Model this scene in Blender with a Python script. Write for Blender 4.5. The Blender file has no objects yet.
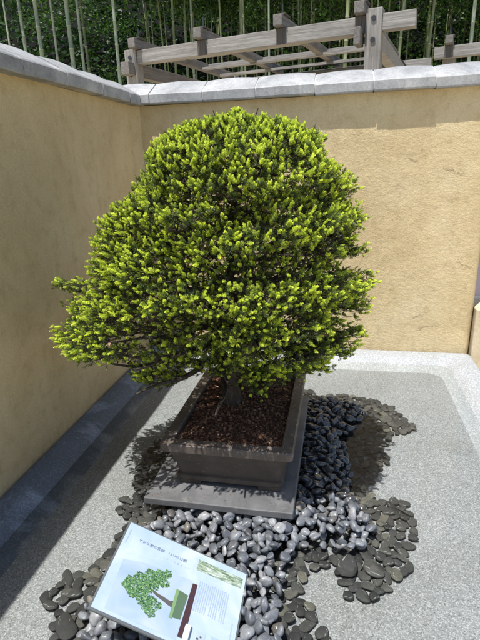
import bpy, bmesh, math, random
import numpy as np
from mathutils import Vector, Matrix, noise

scn = bpy.context.scene
COL = scn.collection
random.seed(7)
RNG = np.random.default_rng(7)

# ------------------------------------------------------------------ camera
CAM = np.array([1.364, -3.309, 1.300])
XA = np.array([0.980, 0.030, -0.195]); XA /= np.linalg.norm(XA)      # world x axis seen from the camera (right, down, forward)
YA = np.array([0.194, -0.313, 0.930]); YA -= XA * (XA @ YA); YA /= np.linalg.norm(YA)
ZA = -np.cross(YA, XA) if np.cross(YA, XA)[1] > 0 else np.cross(YA, XA)
ROT = np.array([XA, YA, ZA])
FPX = 478.0
cam_d = bpy.data.cameras.new('camera')
cam = bpy.data.objects.new('camera', cam_d); COL.objects.link(cam)
cam_d.sensor_fit = 'VERTICAL'; cam_d.sensor_height = 24; cam_d.lens = FPX / 640 * 24
cam_d.clip_start = 0.05; cam_d.clip_end = 500
m = Matrix.Identity(4)
for i in range(3):
    m[i][0] = ROT[i, 0]; m[i][1] = -ROT[i, 1]; m[i][2] = -ROT[i, 2]; m[i][3] = CAM[i]
cam.matrix_world = m
scn.camera = cam

# ------------------------------------------------------------------ light
SUN = Vector((-0.155, -0.29, 1.0)).normalized()
world = bpy.data.worlds.new('World'); scn.world = world; world.use_nodes = True
wn = world.node_tree.nodes; wl = world.node_tree.links
sky = wn.new('ShaderNodeTexSky'); sky.sky_type = 'NISHITA'; sky.sun_disc = False
sky.sun_elevation = math.asin(SUN.z); sky.sun_rotation = math.atan2(SUN.x, SUN.y)
sky.air_density = 1.0; sky.dust_density = 1.0; sky.ozone_density = 1.5
wn['Background'].inputs['Strength'].default_value = 0.13
wl.new(sky.outputs[0], wn['Background'].inputs['Color'])
sun_d = bpy.data.lights.new('sun', 'SUN'); sun_d.energy = 4.95; sun_d.angle = math.radians(0.53)
sun_d.color = (1.0, 0.97, 0.925)
sun = bpy.data.objects.new('sun', sun_d); COL.objects.link(sun)
sun.rotation_mode = 'QUATERNION'; sun.rotation_quaternion = SUN.to_track_quat('Z', 'Y')
scn.view_settings.view_transform = 'Standard'; scn.view_settings.look = 'None'
scn.view_settings.exposure = 0.46; scn.view_settings.gamma = 1.0
scn.cycles.max_bounces = 8; scn.cycles.transparent_max_bounces = 16

# ------------------------------------------------------------------ helpers
def onz(u, v, z):
    """point at height z in the world that the photograph shows at (u, v)"""
    d = ROT @ np.array([u - 240, v - 320, FPX]); t = (z - CAM[2]) / d[2]
    return CAM + t * d
def ony(u, v, y):
    d = ROT @ np.array([u - 240, v - 320, FPX]); t = (y - CAM[1]) / d[1]
    return CAM + t * d

def link(o, parent=None):
    COL.objects.link(o)
    if parent is not None: o.parent = parent
    return o
def tag(o, label=None, cat=None, group=None, kind=None):
    if label: o['label'] = label
    if cat: o['category'] = cat
    if group: o['group'] = group
    if kind: o['kind'] = kind
    return o
def empty(name, loc, label, cat, group=None):
    o = bpy.data.objects.new(name, None); COL.objects.link(o); o.location = loc
    o.empty_display_size = 0.05
    return tag(o, label, cat, group)
def mesh_np(name, verts, faces, mats, parent=None, smooth=False, attr=None, matidx=None):
    """faces: (n,3) or (n,4) int array, or list of such arrays / list of tuples"""
    me = bpy.data.meshes.new(name)
    verts = np.asarray(verts, np.float32)
    if isinstance(faces, np.ndarray):
        k = faces.shape[1]; n = len(faces)
        me.vertices.add(len(verts)); me.vertices.foreach_set('co', verts.ravel())
        me.loops.add(n * k); me.loops.foreach_set('vertex_index', faces.astype(np.int32).ravel())
        me.polygons.add(n); me.polygons.foreach_set('loop_start', np.arange(0, n * k, k, dtype=np.int32))
        me.polygons.foreach_set('loop_total', np.full(n, k, np.int32))
    else:
        me.from_pydata([tuple(map(float, v)) for v in verts], [], [tuple(map(int, f)) for f in faces])
        n = len(faces)
    for mt in (mats if isinstance(mats, (list, tuple)) else [mats]): me.materials.append(mt)
    if matidx is not None: me.polygons.foreach_set('material_index', np.asarray(matidx, np.int32))
    if smooth: me.polygons.foreach_set('use_smooth', np.ones(n, bool))
    me.update(calc_edges=True)
    if attr is not None:
        a = me.attributes.new('tone', 'FLOAT', 'FACE'); a.data.foreach_set('value', np.asarray(attr, np.float32))
    return link(bpy.data.objects.new(name, me), parent)
def from_bm(name, bm, mat, parent=None, smooth=False):
    me = bpy.data.meshes.new(name); bm.to_mesh(me); bm.free()
    for mt in (mat if isinstance(mat, (list, tuple)) else [mat]): me.materials.append(mt)
    if smooth:
        for p in me.polygons: p.use_smooth = True
    return link(bpy.data.objects.new(name, me), parent)
def box_bm(bm, c, s, axes=None, bevel=0.0, seg=2):
    """box with centre c, full sizes s and optional axes (3 vectors)"""
    ax = axes or (Vector((1, 0, 0)), Vector((0, 1, 0)), Vector((0, 0, 1)))
    c = Vector(c); vs = []
    for i in (-.5, .5):
        for j in (-.5, .5):
            for k in (-.5, .5):
                vs.append(bm.verts.new(c + ax[0] * s[0] * i + ax[1] * s[1] * j + ax[2] * s[2] * k))
    fs = [(0, 1, 3, 2), (4, 6, 7, 5), (0, 4, 5, 1), (2, 3, 7, 6), (0, 2, 6, 4), (1, 5, 7, 3)]
    nf = [bm.faces.new([vs[a] for a in f]) for f in fs]
    if bevel > 0:
        es = list({e for f in nf for e in f.edges})
        bmesh.ops.bevel(bm, geom=es, offset=bevel, segments=seg, affect='EDGES', profile=.6)
    return bm
def tube(path, radii, n=8, close=True):
    """vertices and quads of a tube along a path"""
    path = [Vector(p) for p in path]; V = []; F = []
    up = Vector((0.13, 0.21, 0.97))
    for i, p in enumerate(path):
        t = (path[min(i + 1, len(path) - 1)] - path[max(i - 1, 0)]).normalized()
        a = t.cross(up)
        if a.length < .05: a = t.cross(Vector((1, 0, 0)))
        a.normalize(); b = t.cross(a)
        for k in range(n):
            an = 2 * math.pi * k / n
            V.append(tuple(p + (a * math.cos(an) + b * math.sin(an)) * radii[i]))
    for i in range(len(path) - 1):
        for k in range(n):
            F.append((i * n + k, i * n + (k + 1) % n, (i + 1) * n + (k + 1) % n, (i + 1) * n + k))
    return V, F

# ------------------------------------------------------------------ materials
def newmat(name, rough=0.7, spec=0.5):
    mt = bpy.data.materials.new(name); mt.use_nodes = True
    nt = mt.node_tree; b = nt.nodes['Principled BSDF']
    b.inputs['Roughness'].default_value = rough; b.inputs['Specular IOR Level'].default_value = spec
    return mt, nt, b
def N(nt, t, **kw):
    n = nt.nodes.new(t)
    for k, v in kw.items():
        if k in n.inputs: n.inputs[k].default_value = v
        else: setattr(n, k, v)
    return n
def coord(nt, scale=(1, 1, 1), obj=True):
    tc = N(nt, 'ShaderNodeTexCoord'); mp = N(nt, 'ShaderNodeMapping'); mp.inputs['Scale'].default_value = scale
    nt.links.new(tc.outputs['Object' if obj else 'Generated'], mp.inputs[0]); return mp.outputs[0]
def ramp(nt, src, stops):
    r = N(nt, 'ShaderNodeValToRGB'); e = r.color_ramp.elements
    while len(e) < len(stops): e.new(0.5)
    for el, (p, c) in zip(e, stops): el.position = p; el.color = (*c, 1)
    nt.links.new(src, r.inputs[0]); return r.outputs[0]
def mix(nt, a, b, fac, mode='MIX'):
    n = N(nt, 'ShaderNodeMix'); n.data_type = 'RGBA'; n.blend_type = mode
    for src, i in ((fac, 0), (a, 6), (b, 7)):
        if isinstance(src, (int, float)): n.inputs[i].default_value = src
        elif isinstance(src, tuple): n.inputs[i].default_value = (*src, 1)
        else: nt.links.new(src, n.inputs[i])
    return n.outputs[2]
def noise_n(nt, vec, scale, detail=4, rough=.55, dist=0.0):
    n = N(nt, 'ShaderNodeTexNoise'); n.inputs['Scale'].default_value = scale; n.inputs['Detail'].default_value = detail
    n.inputs['Roughness'].default_value = rough; n.inputs['Distortion'].default_value = dist
    nt.links.new(vec, n.inputs['Vector']); return n
def bump(nt, b, h, strength=.4, dist=.01, prev=None):
    n = N(nt, 'ShaderNodeBump'); n.inputs['Strength'].default_value = strength; n.inputs['Distance'].default_value = dist
    nt.links.new(h, n.inputs['Height'])
    if prev is not None: nt.links.new(prev, n.inputs['Normal'])
    nt.links.new(n.outputs[0], b.inputs['Normal']); return n.outputs[0]
def math_n(nt, op, a, b=None):
    n = N(nt, 'ShaderNodeMath'); n.operation = op
    for i, s in enumerate((a, b)):
        if s is None: continue
        if isinstance(s, (int, float)): n.inputs[i].default_value = s
        else: nt.links.new(s, n.inputs[i])
    return n.outputs[0]

def plaster_mat(name, c0, c1, c2, amp):
    mt, nt, b = newmat(name, .93, .2); v = coord(nt)
    big = noise_n(nt, v, 1.7, 6, .6, .4); med = noise_n(nt, v, 14, 6, .65); fine = noise_n(nt, v, 120, 4, .7)
    c = ramp(nt, big.outputs[0], [(.3, c0), (.52, c1), (.72, c2)])
    c = mix(nt, c, (c0[0] * .75, c0[1] * .72, c0[2] * .66), ramp(nt, med.outputs[0], [(.5, (0, 0, 0)), (.78, (.6, .6, .6))]))
    c = mix(nt, c, ramp(nt, fine.outputs[0], [(.3, (.72, .72, .72)), (.7, (1.0, 1.0, 1.0))]), .7, 'MULTIPLY')
    stk = noise_n(nt, coord(nt, (7, 7, .5)), 2.2, 5, .65, .3)
    c = mix(nt, c, (.80, .76, .70), ramp(nt, stk.outputs[0], [(.50, (0, 0, 0)), (.78, (.38, .38, .38))]), 'MULTIPLY')
    spk = ramp(nt, noise_n(nt, v, 55, 3, .6).outputs[0], [(.68, (0, 0, 0)), (.74, (1, 1, 1))]); c = mix(nt, c, (.55, .5, .42), math_n(nt, 'MULTIPLY', spk, .5), 'MULTIPLY')
    nt.links.new(c, b.inputs['Base Color'])
    # trowelled relief, stretched along the wall, with pits
    v2 = coord(nt, (1, 1, 1.2)); trowel = noise_n(nt, v2, 38, 6, .68, .35); grit = noise_n(nt, v, 210, 3, .7)
    vo = N(nt, 'ShaderNodeTexVoronoi'); vo.inputs['Scale'].default_value = 34; nt.links.new(v, vo.inputs['Vector'])
    pits = ramp(nt, vo.outputs['Distance'], [(.06, (0, 0, 0)), (.2, (1, 1, 1))])
    patch = ramp(nt, noise_n(nt, v, 3.1, 4, .6).outputs[0], [(.45, (0, 0, 0)), (.65, (1, 1, 1))])
    h = math_n(nt, 'ADD', math_n(nt, 'MULTIPLY', trowel.outputs[0], 1.0), math_n(nt, 'MULTIPLY', grit.outputs[0], .32))
    h = math_n(nt, 'ADD', h, math_n(nt, 'MULTIPLY', mix(nt, (1, 1, 1), pits, patch), .12))
    bump(nt, b, h, amp, .02)
    return mt
M = {}
M['plaster'] = plaster_mat('ochre_plaster', (.57, .44, .24), (.67, .53, .305), (.73, .60, .37), .42)

# washed granite aggregate
def granite_mat(name, dark, mid, light, tint=None, scale=150, wet=False, rough=.6):
    mt, nt, b = newmat(name, rough, .4); v = coord(nt)
    vo = N(nt, 'ShaderNodeTexVoronoi'); vo.inputs['Scale'].default_value = scale; nt.links.new(v, vo.inputs['Vector'])
    sep = N(nt, 'ShaderNodeSeparateColor'); nt.links.new(vo.outputs['Color'], sep.inputs[0])
    c = ramp(nt, sep.outputs[0], [(0, dark), (.22, mid), (.6, mid), (.82, light), (1, tuple(min(.8, x * 1.2) for x in light))])
    f = noise_n(nt, v, scale * 2.2, 2, .6)
    c = mix(nt, c, ramp(nt, f.outputs[0], [(.35, (.55, .55, .55)), (.65, (1.05, 1.05, 1.05))]), .6, 'MULTIPLY')
    st = noise_n(nt, v, 2.3, 6, .65, .6)
    c = mix(nt, c, ramp(nt, st.outputs[0], [(.35, (.84, .83, .80)), (.62, (1, 1, 1))]), .75, 'MULTIPLY')
    if wet:     # dark damp areas with a dry patch along the kerb
        s2 = noise_n(nt, coord(nt, (1.2, .8, 1)), 2.6, 5, .6, .5)
        c = mix(nt, c, (.42, .44, .46), ramp(nt, s2.outputs[0], [(.42, (1, 1, 1)), (.55, (0, 0, 0))]), 'MULTIPLY')
    if name == 'pale_granite_kerb':     # left wall's blue shade painted in over damp stone, with a ragged edge
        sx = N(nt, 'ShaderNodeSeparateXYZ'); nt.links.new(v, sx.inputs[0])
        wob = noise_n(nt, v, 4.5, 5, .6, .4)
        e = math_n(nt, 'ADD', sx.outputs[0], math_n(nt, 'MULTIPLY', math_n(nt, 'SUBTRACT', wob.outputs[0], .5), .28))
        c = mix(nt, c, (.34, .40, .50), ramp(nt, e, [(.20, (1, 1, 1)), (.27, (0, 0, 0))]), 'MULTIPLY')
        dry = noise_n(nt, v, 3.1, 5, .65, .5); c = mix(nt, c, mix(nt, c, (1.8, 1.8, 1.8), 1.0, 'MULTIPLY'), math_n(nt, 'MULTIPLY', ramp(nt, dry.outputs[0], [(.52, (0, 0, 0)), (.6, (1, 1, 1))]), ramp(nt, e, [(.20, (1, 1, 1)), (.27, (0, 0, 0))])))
    nt.links.new(c, b.inputs['Base Color'])
    bump(nt, b, vo.outputs['Distance'], .35, .003)
    return mt
M['pool_floor'] = granite_mat('washed_granite', (.135, .138, .138), (.25, .258, .260), (.365, .374, .378), scale=270)
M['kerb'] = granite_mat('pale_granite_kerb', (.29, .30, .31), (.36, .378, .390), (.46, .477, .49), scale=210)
M['joint'] = newmat('mortar', .9)[0]; M['joint'].node_tree.nodes['Principled BSDF'].inputs[0].default_value = (.62, .6, .56, 1)

mt, nt, b = newmat('sandy_ground', .95, .2); v = coord(nt)
nt.links.new(ramp(nt, noise_n(nt, v, 40, 6, .7).outputs[0], [(.3, (.50, .42, .29)), (.7, (.66, .57, .42))]), b.inputs[0])
bump(nt, b, noise_n(nt, v, 200, 3).outputs[0], .3, .004); M['sand'] = mt

mt, nt, b = newmat('forest_floor', .95, .1); v = coord(nt)
nt.links.new(ramp(nt, noise_n(nt, v, 6, 7, .7).outputs[0], [(.3, (.003, .003, .002)), (.6, (.008, .007, .005)), (.8, (.008, .014, .005))]), b.inputs[0])
M['forest'] = mt

def stone_cap():
    mt, nt, b = newmat('grey_coping_tile', .6, .5); v = coord(nt)
    a = noise_n(nt, v, 5, 6, .65, .5); f = noise_n(nt, v, 90, 4, .7)
    c = ramp(nt, a.outputs[0], [(.3, (.21, .215, .22)), (.5, (.32, .322, .322)), (.72, (.47, .47, .46))])
    c = mix(nt, c, ramp(nt, f.outputs[0], [(.35, (.7, .7, .68)), (.6, (1, 1, 1))]), .7, 'MULTIPLY')
    st = noise_n(nt, coord(nt, (9, 9, 1.2)), 3, 4, .6)
    c = mix(nt, c, (.16, .15, .135), ramp(nt, st.outputs[0], [(.56, (0, 0, 0)), (.8, (.55, .55, .55))]))
    nt.links.new(c, b.inputs[0]); bump(nt, b, f.outputs[0], .25, .004); return mt
M['cap'] = stone_cap()

def wood_mat(name, lo, mid, hi, axis):
    mt, nt, b = newmat(name, .82, .3)
    D = Vector((0.975, -0.221, 0)); tc = N(nt, 'ShaderNodeTexCoord')
    mp = N(nt, 'ShaderNodeMapping'); mp.inputs['Rotation'].default_value = (0, 0, math.radians(12.8)); nt.links.new(tc.outputs['Object'], mp.inputs[0])
    mp2 = N(nt, 'ShaderNodeMapping'); s = [22, 22, 22]; s[axis] = 1.1; mp2.inputs['Scale'].default_value = s; nt.links.new(mp.outputs[0], mp2.inputs[0])
    g = noise_n(nt, mp2.outputs[0], 3.2, 6, .7, .15); p = noise_n(nt, mp.outputs[0], 5, 5, .6)
    c = ramp(nt, g.outputs[0], [(.3, lo), (.5, mid), (.7, hi)])
    c = mix(nt, c, (lo[0] * .8, lo[1] * .75, lo[2] * .7), ramp(nt, p.outputs[0], [(.52, (0, 0, 0)), (.75, (.55, .55, .55))]))
    nt.links.new(c, b.inputs[0]); bump(nt, b, g.outputs[0], .5, .006); return mt
GW = ((.16, .148, .132), (.25, .236, .216), (.36, .345, .32))
M['wood_x'] = wood_mat('weathered_wood_beam', *GW, 0)
M['wood_y'] = wood_mat('weathered_wood_rafter', (.11, .10, .088), (.165, .152, .138), (.25, .235, .215), 1)
M['wood_z'] = wood_mat('weathered_wood_post', *GW, 2)
M['wood_dark'] = wood_mat('darker_wood_clamp', (.05, .045, .04), (.09, .08, .07), (.14, .125, .11), 2)
mt, nt, b = newmat('dark_metal', .45); b.inputs[0].default_value = (.06, .06, .065, 1); b.inputs['Metallic'].default_value = .7; M['metal'] = mt
mt, nt, b = newmat('black_sheet', .5); b.inputs[0].default_value = (.012, .013, .015, 1); M['black'] = mt

# bamboo
def bamboo_mat(name, a, c):
    mt, nt, b = newmat(name, .5, .4); v = coord(nt)
    oi = N(nt, 'ShaderNodeObjectInfo'); n1 = noise_n(nt, v, 3, 4, .6)
    f = math_n(nt, 'ADD', math_n(nt, 'MULTIPLY', oi.outputs['Random'], .6), math_n(nt, 'MULTIPLY', n1.outputs[0], .5))
    nt.links.new(ramp(nt, f, [(.2, a), (.9, c)]), b.inputs[0]); return mt
M['culm'] = bamboo_mat('bamboo_culm', (.05, .075, .03), (.22, .25, .13))
M['culm_pale'] = bamboo_mat('pale_bamboo_culm', (.15, .19, .13), (.32, .36, .28))
mt, nt, b = newmat('bamboo_node', .6); b.inputs[0].default_value = (.30, .30, .22, 1); M['node'] = mt

def leaf_mat(name, stops, trans=.35, rough=.5, tcol=None):
    mt, nt, b = newmat(name, rough, .35)
    at = N(nt, 'ShaderNodeAttribute'); at.attribute_name = 'tone'
    c = ramp(nt, at.outputs['Fac'], stops); nt.links.new(c, b.inputs[0])
    tr = N(nt, 'ShaderNodeBsdfTranslucent'); nt.links.new(mix(nt, c, tcol or (1, 1, .75), 1.0, 'MULTIPLY'), tr.inputs[0])
    ms = N(nt, 'ShaderNodeMixShader'); ms.inputs[0].default_value = trans
    nt.links.new(b.outputs[0], ms.inputs[1]); nt.links.new(tr.outputs[0], ms.inputs[2])
    nt.links.new(ms.outputs[0], nt.nodes['Material Output'].inputs[0]); return mt
M['bamboo_leaf'] = leaf_mat('bamboo_leaf', [(0, (.008, .024, .004)), (.55, (.03, .085, .012)), (1, (.10, .20, .03))])
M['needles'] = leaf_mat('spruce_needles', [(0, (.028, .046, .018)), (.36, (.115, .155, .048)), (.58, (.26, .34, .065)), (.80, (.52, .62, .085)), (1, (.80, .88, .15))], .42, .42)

mt, nt, b = newmat('spruce_bark', .9, .2); v = coord(nt, (1, 1, .45))
nb = noise_n(nt, v, 45, 6, .7, .6)
nt.links.new(ramp(nt, nb.outputs[0], [(.3, (.025, .019, .014)), (.55, (.065, .052, .042)), (.75, (.15, .13, .11))]), b.inputs[0])
bump(nt, b, nb.outputs[0], .9, .012); M['bark'] = mt

mt, nt, b = newmat('unglazed_brown_clay', .5, .4); v = coord(nt)
c = ramp(nt, noise_n(nt, v, 9, 6, .65, .4).outputs[0], [(.3, (.050, .040, .033)), (.6, (.078, .064, .053)), (.8, (.12, .10, .085))])
sp = ramp(nt, noise_n(nt, v, 60, 3, .6).outputs[0], [(.67, (0, 0, 0)), (.72, (1, 1, 1))])
c = mix(nt, c, (.30, .265, .24), math_n(nt, 'MULTIPLY', sp, .55)); nt.links.new(c, b.inputs[0])
bump(nt, b, noise_n(nt, v, 35, 5).outputs[0], .25, .004); M['clay'] = mt
mt, nt, b = newmat('rubbed_clay_rim', .55, .35); v = coord(nt)
c = ramp(nt, noise_n(nt, v, 11, 6, .7, .4).outputs[0], [(.3, (.07, .055, .045)), (.6, (.13, .105, .088)), (.8, (.22, .18, .155))])
sp = ramp(nt, noise_n(nt, v, 70, 3, .6).outputs[0], [(.64, (0, 0, 0)), (.7, (1, 1, 1))])
c = mix(nt, c, (.42, .35, .31), math_n(nt, 'MULTIPLY', sp, .7)); nt.links.new(c, b.inputs[0]); M['rim'] = mt

mt, nt, b = newmat('dark_slate', .55, .45); v = coord(nt)
c = ramp(nt, noise_n(nt, v, 5, 7, .7, .6).outputs[0], [(.3, (.075, .076, .078)), (.55, (.135, .135, .137)), (.75, (.23, .228, .22))])
c = mix(nt, c, (.28, .26, .23), ramp(nt, noise_n(nt, v, 26, 5, .7).outputs[0], [(.6, (0, 0, 0)), (.75, (.5, .5, .5))]))
nt.links.new(c, b.inputs[0]); bump(nt, b, noise_n(nt, v, 30, 6).outputs[0], .3, .006); M['slate'] = mt

def chip_mat():
    mt, nt, b = newmat('bark_mulch', .9, .2)
    at = N(nt, 'ShaderNodeAttribute'); at.attribute_name = 'tone'
    nt.links.new(ramp(nt, at.outputs['Fac'], [(0, (.045, .024, .015)), (.45, (.125, .062, .036)), (.8, (.24, .13, .075)), (.95, (.38, .25, .16)), (1, (.5, .4, .3))]), b.inputs[0])
    return mt
M['chips'] = chip_mat()

def pebble_mat(name, stops, rough, coat=0.0, warm=None):
    mt, nt, b = newmat(name, rough, .5); oi = N(nt, 'ShaderNodeObjectInfo'); v = coord(nt)
    at = N(nt, 'ShaderNodeAttribute'); at.attribute_name = 'tone'
    r = math_n(nt, 'FRACT', math_n(nt, 'ADD', oi.outputs['Random'], at.outputs['Fac']))
    c = ramp(nt, r, stops)
    n1 = noise_n(nt, v, 70, 5, .65, .6)
    c = mix(nt, c, ramp(nt, n1.outputs[0], [(.3, (.6, .6, .6)), (.7, (1.3, 1.3, 1.3))]), .9, 'MULTIPLY')
    wv = noise_n(nt, coord(nt, (18, 70, 40)), 2.2, 2, .5, 1.4)
    c = mix(nt, c, (.36, .36, .35), ramp(nt, wv.outputs[0], [(.66, (0, 0, 0)), (.70, (.6, .6, .6))]))
    nt.links.new(c, b.inputs[0]); b.inputs['Coat Weight'].default_value = coat; b.inputs['Coat Roughness'].default_value = .12
    bump(nt, b, n1.outputs[0], .12, .002); return mt
M['dry'] = pebble_mat('dry_grey_pebble', [(0, (.07, .077, .088)), (.35, (.115, .124, .139)), (.7, (.18, .19, .203)), (.86, (.27, .275, .285)), (.93, (.06, .063, .07)), (1, (.20, .18, .15))], .5, .12)
M['wet_shade'] = pebble_mat('wet_and_shaded_pebble', [(0, (.04, .042, .047)), (.7, (.065, .067, .07)), (1, (.11, .10, .085))], .22, .5)  # blue black paints in the tree shade beside the pot; also wet waterline stones
M['sunk'] = pebble_mat('algae_filmed_pebble', [(0, (.014, .015, .015)), (.3, (.03, .03, .029)), (.62, (.045, .045, .042)), (.9, (.070, .068, .060)), (1, (.11, .105, .08))], .8)

# water: clear thin sheet, faint mirror
mt = bpy.data.materials.new('clear_water'); mt.use_nodes = True; nt = mt.node_tree
nt.nodes.remove(nt.nodes['Principled BSDF'])
tr = N(nt, 'ShaderNodeBsdfTransparent'); tr.inputs[0].default_value = (.95, .965, .955, 1)
gl = N(nt, 'ShaderNodeBsdfGlossy'); gl.inputs['Roughness'].default_value = .02
fr = N(nt, 'ShaderNodeFresnel'); fr.inputs['IOR'].default_value = 1.33
ms = N(nt, 'ShaderNodeMixShader'); nt.links.new(fr.outputs[0], ms.inputs[0]); nt.links.new(tr.outputs[0], ms.inputs[1]); nt.links.new(gl.outputs[0], ms.inputs[2])
nt.links.new(ms.outputs[0], nt.nodes['Material Output'].inputs[0])
bn = N(nt, 'ShaderNodeBump'); bn.inputs['Strength'].default_value = .12; bn.inputs['Distance'].default_value = .004
nt.links.new(noise_n(nt, coord(nt), 7, 2).outputs[0], bn.inputs['Height']); nt.links.new(bn.outputs[0], gl.inputs['Normal']); nt.links.new(bn.outputs[0], fr.inputs['Normal'])
M['water'] = mt

def flat_mat(name, c, rough=.25, coat=.0):
    mt, nt, b = newmat(name, rough, .5); b.inputs[0].default_value = (*c, 1); b.inputs['Coat Weight'].default_value = coat
    b.inputs['Coat Roughness'].default_value = .05; return mt

# ------------------------------------------------------------------ ground, hillside
FL = -0.07; WL = -0.036
gx = [-40, -12, -.205, 2.32, 2.6, 12, 40]
def grid_sheet(name, x0, x1, y0, y1, nx, ny, zf, mat, kind='structure', smooth=True):
    xs = np.linspace(x0, x1, nx); ys = np.linspace(y0, y1, ny); V = []; F = []
    for y in ys:
        for x in xs: V.append((x, y, zf(x, y)))
    for j in range(ny - 1):
        for i in range(nx - 1):
            a = j * nx + i; F.append((a, a + 1, a + nx + 1, a + nx))
    o = mesh_np(name, V, F, mat, smooth=smooth); tag(o, kind=kind); return o
grid_sheet('ground', -60, 60, -60, 60, 25, 25, lambda x, y: -.16, M['sand'])
def hill(x, y):
    t = max(0, y - 8.5)
    return -.17 + min(t, 2.0) * .25 + max(0, t - 2.0) * .75 + .25 * noise.noise(Vector((x * .35, y * .35, 0))) * min(1, t)
grid_sheet('hillside', -30, 34, 4.0, 34, 90, 60, hill, M['forest'])

# ------------------------------------------------------------------ pool
grid_sheet('pool_floor', .10, 2.20, -2.95, -.12, 12, 14, lambda x, y: FL, M['pool_floor'])
w = grid_sheet('water', .12, 2.16, -2.94, -.14, 12, 14, lambda x, y: WL, M['water'])
# kerb ring: profile swept round the pool with rounded corners
def ring(inset, rad, x0=0.0, x1=2.285, y0=-3.08, y1=0.0, nseg=8):
    X0, X1, Y0, Y1 = x0 + inset, x1 - inset, y0 + inset, y1 - inset; P = []
    for cx, cy, a0 in ((X1 - rad, Y1 - rad, 0), (X0 + rad, Y1 - rad, 90), (X0 + rad, Y0 + rad, 180), (X1 - rad, Y0 + rad, 270)):
        for k in range(nseg + 1):
            a = math.radians(a0 + 90 * k / nseg); P.append((cx + rad * math.cos(a), cy + rad * math.sin(a)))
    return P
prof = [(-.0, -.17, .035), (.0, -.05, .035), (.003, -.012, .035), (.012, -.003, .04), (.03, .0, .05), (.085, -.001, .06), (.11, -.006, .07), (.13, -.014, .08), (.15, -.026, .085), (.175, -.044, .09), (.20, -.060, .09), (.225, -.069, .09), (.24, -.075, .09)]
V = []; F = []
for ins, z, rad in prof:
    for (x, y) in ring(ins, rad): V.append((x, y, z))
n = 36
for i in range(len(prof) - 1):
    for k in range(n): F.append((i * n + k, i * n + (k + 1) % n, (i + 1) * n + (k + 1) % n, (i + 1) * n + k))
# split long spans so that shading follows
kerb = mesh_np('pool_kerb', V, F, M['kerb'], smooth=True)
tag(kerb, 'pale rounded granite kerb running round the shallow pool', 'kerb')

# ------------------------------------------------------------------ walls with coping
def wall_body(name, x0, x1, y0, y1, z0, z1, face, parent):
    """box whose visible face is a finely waved grid"""
    V = []; F = []
    if face == 'x':   # face at x1 looking +x, grid over y,z
        ny, nz = 90, 50
        for j in range(nz + 1):
            for i in range(ny + 1):
                y = y0 + (y1 - y0) * i / ny; z = z0 + (z1 - z0) * j / nz
                d = .006 * noise.noise(Vector((y * 1.6, z * 1.6, 3))) + .002 * noise.noise(Vector((y * 9, z * 9, 5)))
                c = max(0, (y - (y1 - .05)) / .05); V.append((x1 + d + .03 * c * c, y, z))
        W = ny + 1
        for j in range(nz):
            for i in range(ny): a = j * W + i; F.append((a, a + 1, a + W + 1, a + W))
    else:             # face at y0 looking -y
        nx, nz = 90, 60
        for j in range(nz + 1):
            for i in range(nx + 1):
                x = x0 + (x1 - x0) * i / nx; z = z0 + (z1 - z0) * j / nz
                d = .007 * noise.noise(Vector((x * 1.6, z * 1.6, 8))) + .003 * noise.noise(Vector((x * 9, z * 9, 2)))
                e = max(0, (x - (x1 - .04)) / .04); V.append((x, y0 + d + .02 * e * e, z))
        W = nx + 1
        for j in range(nz):
            for i in range(nx): a = j * W + i; F.append((a, a + 1, a + W + 1, a + W))
    base = len(V)
    if face == 'x': bx = (x0, x1 - .02, y0, y1)
    else: bx = (x0, x1 - .003, y0 + .03, y1)
    for x in bx[:2]:
        for y in bx[2:]:
            for z in (z0, z1): V.append((x, y, z))
    for f in [(0, 1, 3, 2), (4, 6, 7, 5), (0, 4, 5, 1), (2, 3, 7, 6), (0, 2, 6, 4), (1, 5, 7, 3)]: F.append(tuple(base + q for q in f))
    if face == 'y':   # close the end return
        a = [j * W + (W - 1) for j in range(nz + 1)]; b0 = len(V)
        for j in range(nz + 1): V.append((x1, y0 + .05, z0 + (z1 - z0) * j / nz))
        for j in range(nz): F.append((a[j], b0 + j, b0 + j + 1, a[j + 1]))
    return mesh_np(name, V, F, M['plaster'], parent, smooth=True)
CP = [(.055, 1.682), (.058, 1.690), (.058, 1.738), (.052, 1.746), (-.085, 1.817), (-.10, 1.822), (-.115, 1.817), (-.255, 1.746), (-.255, 1.682)]
def coping(parent, along, a0, a1, k):
    """one coping stone from a0 to a1; along 'x' (front looks -y) or 'y' (front looks +x)"""
    V = []; F = []; ns = 5; r = random.Random(k * 7 + (1 if along == 'x' else 0))
    dz = r.uniform(-.004, .005); tw = r.uniform(-.004, .004); dov = r.choice((0, .002, .006)) ; g = .0035 if along == 'x' else .0055
    for s in range(ns + 1):
        t = s / ns; a = a0 + g + (a1 - a0 - 2 * g) * t; sh = .010 * math.sin(math.pi * t)
        for (o, z) in CP:
            z2 = z + dz + tw * (t - .5) + (sh if z > 1.76 else sh * .15)
            o2 = o + (dov if o > .04 else 0)
            V.append((a, -o2, z2) if along == 'x' else (o2, a, z2))
    n = len(CP)
    for s in range(ns):
        for q in range(n):
            F.append((s * n + q, s * n + (q + 1) % n, (s + 1) * n + (q + 1) % n, (s + 1) * n + q))
    F.append(tuple(range(n))); F.append(tuple(ns * n + q for q in reversed(range(n))))
    o = mesh_np('coping_stone', V, F, M['cap'], parent)
    return o
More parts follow.
